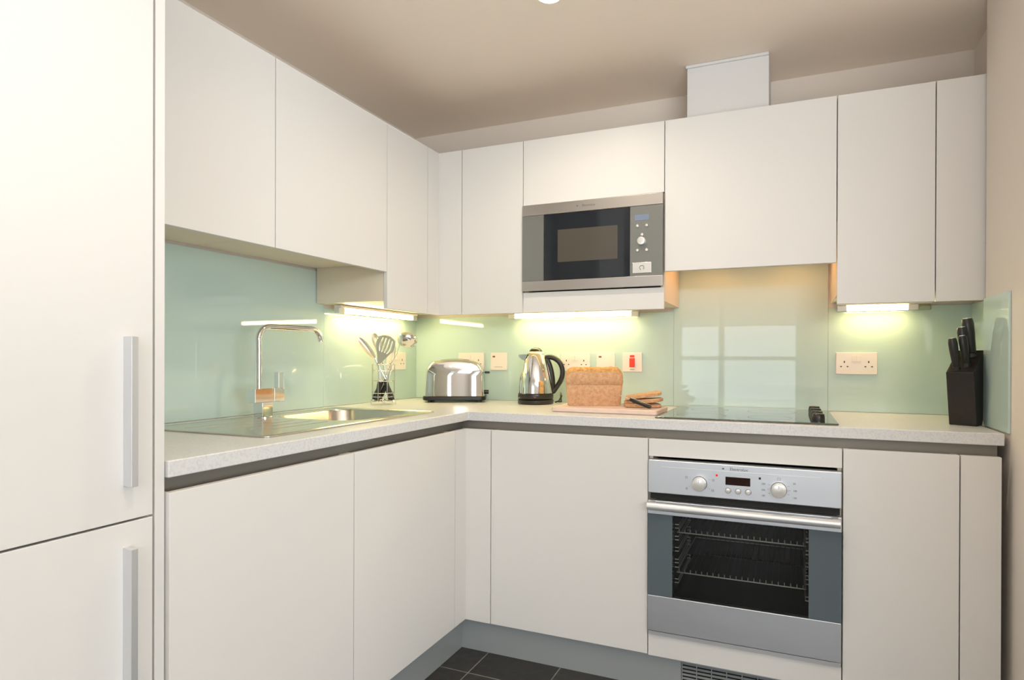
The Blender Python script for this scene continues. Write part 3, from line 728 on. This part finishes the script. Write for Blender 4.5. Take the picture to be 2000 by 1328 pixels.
# smooth the loop
sm = []
for i in range(len(hp)):
    a, b_, c_, d_ = [Vector(hp[(i+k) % len(hp)]) for k in (-1, 0, 1, 2)]
    for t_ in (0, .25, .5, .75):
        sm.append(.5*((2*b_)+(c_-a)*t_+(2*a-5*b_+4*c_-d_)*t_*t_+(-a+3*b_-3*c_+d_)*t_**3))
MB().tube(sm, [(.0115, .0115)]*len(sm), 12, closed=True, flat=(0, 1, 0)).build('handle', M_BLACK, ke, world=False, smooth=True)
B(-.005, .005, -.0825, -.0805, .032, .036).build('power_light', M_NEON, ke, world=False)
tag(MB().tube([(.821, -.085, WT+.006), (.838, -.080, WT+.012), (.848, -.070, WT+.034), (.838, -.055, WT+.048), (.830, -.035, WT+.03), (.828, -.022, WT+.0045), (.81, -.018, WT+.0045)], .0035, 8).build('power_cable', M_BLACK, smooth=True), 'short black cable looping up behind the kettle base', 'cable')

# ------------------------------------------------------------------ utensil basket and utensils
R_ = Vector((.931, .364, 0)); T_ = Vector((.364, -.931, 0)); Z_ = Vector((0, 0, 1))   # to the right, to the viewer, up
BC = Vector((.140, -.440, WT))
bk = thing('utensil_basket', 'tall round chrome wire basket holding kitchen utensils', 'basket', BC)
w = MB()
for z in (.018, .036, .052, .105, .150, .178): w.ring(BC+Vector((0, 0, z)), .050, .0016)
w.ring(BC+Vector((0, 0, .018)), .030, .0014)
w.build('wire_ring', M_CHROME, bk, smooth=True)
w = MB()
for i in range(8):
    a = 2*PI*i/8+.2; x, y = .0505*math.cos(a), .0505*math.sin(a)
    w.cyl(BC+Vector((x, y, .018)), BC+Vector((x, y, .180)), .0014, n=6)
for i in range(4):
    a = PI*i/4+.2; x, y = .05*math.cos(a), .05*math.sin(a); w.cyl(BC+Vector((x, y, .018)), BC+Vector((-x, -y, .018)), .0013, n=6)
w.build('upright_wire', M_CHROME, bk, smooth=True)
w = MB()
for i in range(4):
    a = 2*PI*i/4+.6; x, y = .052*math.cos(a), .052*math.sin(a)
    w.cyl(BC+Vector((x, y, 0)), BC+Vector((x, y, .022)), .003, n=10)
w.build('foot', M_CHROME, bk, smooth=True)
PXM = 438.0
def P(u, v, dep=0): return BC+R_*((u-748)/PXM)+Z_*((790-v)/PXM)+T_*dep
gu = 'utensils standing in the wire basket'
def utensil(name, lab, cat, base, hb, neck, tip, hr=.0112):
    """base -> hb is the black handle, hb -> neck the steel shaft"""
    c = thing(name, lab, cat, base, 0, group=gu)
    MB().tube([base, base.lerp(hb, .3), hb], [hr*.75, hr, hr*.8], 12).build('handle', M_BLACK, c, smooth=True)
    MB().tube([base-(hb-base)*.10, base+(hb-base)*.02], hr*.55, 10).build('hanging_cap', M_CHROME2, c, smooth=True)
    MB().tube([hb-(neck-hb)*.02, hb.lerp(neck, .3), neck], [(hr*.9, .003), (.006, .0024), (.0045, .0018)], 10).build('shaft', M_CHROME, c, smooth=True)
    return c
def basis(ax, nrm):
    ax = ax.normalized(); nrm = (nrm-ax*nrm.dot(ax)).normalized(); s_ = ax.cross(nrm)
    return Matrix((s_, nrm, ax)).transposed()      # columns: side, normal, axis
def spoonhead(c, a, b_, wd, dep, nrm, name='bowl', slots=0):
    """concave oval head from a (neck) to b_ (tip)"""
    L_ = (b_-a).length; Q = basis(b_-a, nrm); vs = []; fs = []; NU, NV = 24, 16
    def pt(u, v):   # u along 0..1, v across -1..1
        half = wd*math.sqrt(max(0, 1-(2*u-1)**2))*(1-.22*(1-u))
        return a+Q@Vector((half*v, -dep*max(0, 1-(2*u-1)**2)*(1-v*v), L_*u))
    for i in range(NU+1):
        for j in range(NV+1): vs.append(pt(.002+.996*i/NU, -1+2*j/NV))
    for i in range(NU):
        for j in range(NV):
            if slots and 6 <= i < 19 and j in ((2, 5, 8, 10, 13) if slots == 5 else (4, 8, 11)): continue
            k = i*(NV+1)+j; fs.append((k, k+1, k+NV+2, k+NV+1))
    MB().add(vs, fs).build(name, M_CHROME2, c, smooth=True, solid=.0014)
nv = T_*.9+Z_*.3
# solid spoon, leaning left
b0, hb, nk = P(768, 781, .012), P(752, 742, .014), P(733, 700, .018)
u_ = utensil('serving_spoon', 'steel serving spoon leaning left out of the wire basket', 'spoon', b0, hb, nk, None); spoonhead(u_, P(735, 702, .018), P(703, 660, .024), .0185, .010, nv)
# slotted spoon behind
b0, hb, nk = P(757, 782, -.035), P(749, 745, -.033), P(741, 700, -.030)
u_ = utensil('slotted_spoon', 'steel slotted spoon at the back of the wire basket', 'spoon', b0, hb, nk, None); spoonhead(u_, P(743, 696, -.030), P(723, 650, -.028), .024, .010, nv, slots=3)
# turner
b0, hb, nk = P(741, 781, .034), P(745, 745, .037), P(744, 712, .040)
u_ = utensil('slotted_turner', 'wide slotted steel turner in the middle of the wire basket', 'turner', b0, hb, nk, None)
a, b_ = P(743, 713, .040), P(763, 656, .044); Q = basis(b_-a, nv); L_ = (b_-a).length; vs = []; fs = []; NU, NV = 20, 22
for i in range(NU+1):
    u = i/NU; half = .006+.040*min(1, (u/.62))**1.25
    if u > .62: half = .046-.006*((u-.62)/.38)**2
    for j in range(NV+1):
        v = -1+2*j/NV; vs.append(a+Q@Vector((half*v, -.004*math.sin(PI*u), L_*u*(1-.10*v*v*u))))
for i in range(NU):
    for j in range(NV):
        if 9 <= i < 18 and j % 4 in (1, 2) and 1 < j < NV-1 and i > 8+abs(j-11)*.15: 
            if j % 4 == 1: continue
        fs.append((i*(NV+1)+j, i*(NV+1)+j+1, (i+1)*(NV+1)+j+1, (i+1)*(NV+1)+j))
MB().add(vs, fs).build('slotted_blade', M_CHROME2, u_, smooth=True, solid=.0016)
# ladle
b0, hb, nk = P(728, 780, -.010), P(744, 745, -.010), P(764, 706, -.006)
u_ = utensil('ladle', 'steel soup ladle with a round bowl leaning right in the basket', 'ladle', b0, hb, nk, None)
MB().tube([P(764, 706, -.006), P(774, 690, -.004), P(777, 678, -.002), P(781, 668, .0)], [(.0045, .0018)]*4, 10).build('neck', M_CHROME, u_, smooth=True)
w = MB(); Q = basis(Z_*.78+T_*-.62, T_); cen = P(796, 662, .014)
rings = []
for i in range(0, 10):
    a = PI/2*i/10; r_ = .0450*math.cos(a); z_ = -.036*math.sin(a)
    rings.append([cen+Q@Vector((r_*math.cos(2*PI*j/32), r_*math.sin(2*PI*j/32), z_)) for j in range(32)])
w.loft(rings, cap=False); k = len(w.v)-32; w.add([], []); w.f.append(tuple(range(k, k+32))); w.mi.append(0)
w.build('bowl', M_CHROME, u_, smooth=True, solid=.0014)
# narrow fork between turner and ladle
b0, hb, nk = P(738, 779, -.024), P(751, 748, -.022), P(762, 712, -.018)
u_ = utensil('narrow_spoon', 'narrow steel spoon between the turner and the ladle', 'spoon', b0, hb, nk, None); spoonhead(u_, P(762, 713, -.018), P(768, 674, -.018), .009, .006, nv)

# ------------------------------------------------------------------ chopping board, loaf, slices, knife
bo = MB().prism(rrect(.958, 1.376, -.470, -.262, .012, 4), 'z', WT+.0004, WT+.0195).build('chopping_board', M_WOODB, bevel=.005, seg=3)
tag(bo, 'pale pinkish beech chopping board carrying the loaf of bread', 'chopping board')
BZ = WT+.0200
LX, LY = 1.087, -.328
lo = thing('bread_loaf', 'brown seeded loaf of bread standing on the chopping board', 'bread', (LX, LY, BZ), math.radians(24))
def loafsec(x, top=True):
    """y,z outline of a tin loaf section: base narrower, crease, domed lid"""
    p = []; H = .150
    prof = [(-.042, .0), (-.047, .02), (-.051, .05), (-.0535, .079), (-.0500, .0835), (-.0545, .088), (-.056, .105), (-.056, .120), (-.052, .134), (-.042, .145), (-.026, .151), (-.009, .153)]
    return prof+[(-y, z) for y, z in reversed(prof)]
rings = []; NX = 34
for i in range(NX+1):
    t_ = i/NX; x = -.112+.224*t_
    e_ = min(t_, 1-t_)*2; k = 1-.16*(1-min(1, e_/.16))**2.2
    ring = []
    for y, z in loafsec(x):
        zz_ = z*(1-.13*(1-min(1, e_/.22))**2) if z > .1 else z
        # ends lean out towards the top, as in a tin
        xs_ = x*(.925+.075*min(1, z/.10)) if z < .1 else x
        q = Vector((xs_, y*k, zz_))
        nn = noise.noise(Vector((x*38, y*38, z*38)))*.0022 + (noise.noise(Vector((x*90, y*90, z*90)))*.0022 if z > .125 else 0)
        q += Vector((0, math.copysign(nn, y)*(1 if z < .14 else .3), nn*1.6 if z > .13 else 0))
        ring.append(q)
    rings.append(ring)
lw = MB(); lw.loft(rings)
# crust on the dome is a second material of the same mesh
for fi, f in enumerate(lw.f):
    if sum(lw.v[i].z for i in f)/len(f) > .128: lw.mi[fi] = 1
lw.build('crust', [M_CRUST, M_CRUSTT], lo, world=False, smooth=True)
def slice_(loc, rot, lab):
    c = thing('bread_slice', lab, 'bread', loc, 0, group='cut slices of bread on the board'); c.rotation_euler = rot
    out = [(y*.92, z*.92) for y, z in loafsec(0)]
    inn = [(y*.90, .0035+z*.945) for y, z in out]
    def R3(pts, x): return [Vector((z-.07, y, x)) for y, z in pts]
    MB().loft([R3(inn, .0), R3(out, .0015), R3(out, .0105), R3(inn, .012)]).build('crust_edge', M_CRUST, c, world=False, smooth=True)
    MB().loft([R3([(y*.93, .005+z*.93) for y, z in out], .0119), R3([(y*.92, .005+z*.92) for y, z in out], .0131)]).build('crumb_face', M_CRUMB, c, world=False, smooth=True)
    return c
slice_((1.290, -.335, BZ+.0005), (0, 0, math.radians(20)), 'lowest brown bread slice lying flat on the board')
slice_((1.296, -.330, BZ+.0180), (math.radians(2), math.radians(-4), math.radians(-10)), 'middle brown bread slice resting on the lowest slice')
slice_((1.290, -.318, BZ+.0375), (math.radians(2), math.radians(-9), math.radians(12)), 'top brown bread slice tilted upwards on the pile')
kn = thing('bread_knife', 'bread knife with black and steel handle resting on the slices', 'knife', (1.30, -.44, BZ+.01))
a, b_ = Vector((1.262, -.418, .9840)), Vector((1.345, -.436, .9585))
MB().tube([a, a.lerp(b_, .15), a.lerp(b_, .5), a.lerp(b_, .9), b_], [(.007, .006), (.010, .008), (.0088, .0075), (.0105, .008), (.007, .006)], 12, flat=(0, 0, 1)).build('handle', M_BLACK, kn, smooth=True)
MB().tube([a.lerp(b_, .06)+Vector((0, .0, .0078)), a.lerp(b_, .5)+Vector((0, 0, .0072)), a.lerp(b_, .94)+Vector((0, 0, .0078))], [(.0045, .0012)]*3, 8, flat=(0, 0, 1)).build('tang_strip', M_CHROME2, kn, smooth=True)
d_ = (a-b_).normalized(); s_ = Vector((0, 1, 0)); s_ = (s_-d_*s_.dot(d_)).normalized()
tipk = a+d_*.048
MB().add([a-s_*.003, a+s_*.010, tipk+s_*.009, tipk-s_*.004], [(0, 1, 2, 3)]).build('blade', M_CHROME2, kn, solid=.0016)

# ------------------------------------------------------------------ knife block
kb = thing('knife_block', 'dark brown slanted wooden knife block in the right corner', 'knife block', (2.345, -.376, WT), math.radians(-30))
# side outline (local y = front to back, z), front towards -y
sidep = [(-.022, 0), (.030, 0), (.054, .055), (.054, .238), (.046, .238), (-.052, .168)]
MB().prism(sidep, 'x', -.038, .038).build('block', M_BLACKM, kb, world=False, bevel=.002)
slope = Vector((0, .098, .070)).normalized(); nrm_ = Vector((0, -.070, .098)).normalized()
gk = 'black handled knives in the knife block'
Rz = Matrix.Rotation(math.radians(-30), 3, 'Z'); KB = Vector((2.345, -.376, WT))
KD = Vector((.05, -.20, 1)).normalized()
for (lx, ls, ln, r_, lab) in ((-.012, .014, .100, .0092, 'front short black knife handle in the knife block'), (.010, .034, .096, .0085, 'second black knife handle from the front of the knife block'),
                              (.004, .058, .110, .0105, 'third and taller black knife handle in the knife block'), (.012, .090, .120, .0120, 'tallest black knife handle at the back of the knife block')):
    b0 = Vector((lx, -.052, .168))+slope*ls+nrm_*.0006
    base = KB+Rz@b0; d_ = (Rz@(nrm_*.28+Vector((-.10, -.0, 1)))).normalized()
    c = thing('kitchen_knife', lab, 'knife', base, 0, group=gk)
    MB().tube([base-d_*.004, base+d_*.008], [(r_*.75, r_*1.25)]*2, 12, flat=(1, 0, 0)).build('bolster', M_BLACK, c, smooth=True)
    MB().tube([base+d_*(ln*t_) for t_ in (.06, .12, .35, .6, .85, .97, 1)], [(r_*q, r_*q*1.35) for q in (.62, .78, .88, 1.0, 1.05, .92, .75)], 14, flat=(1, 0, 0)).build('handle', M_BLACK, c, smooth=True)
    MB().tube([base+d_*(ln*1.0), base+d_*(ln+.0015)], [(r_*.6, r_*.9)]*2, 12, flat=(1, 0, 0)).build('end_cap', M_CHROME2, c, smooth=True)
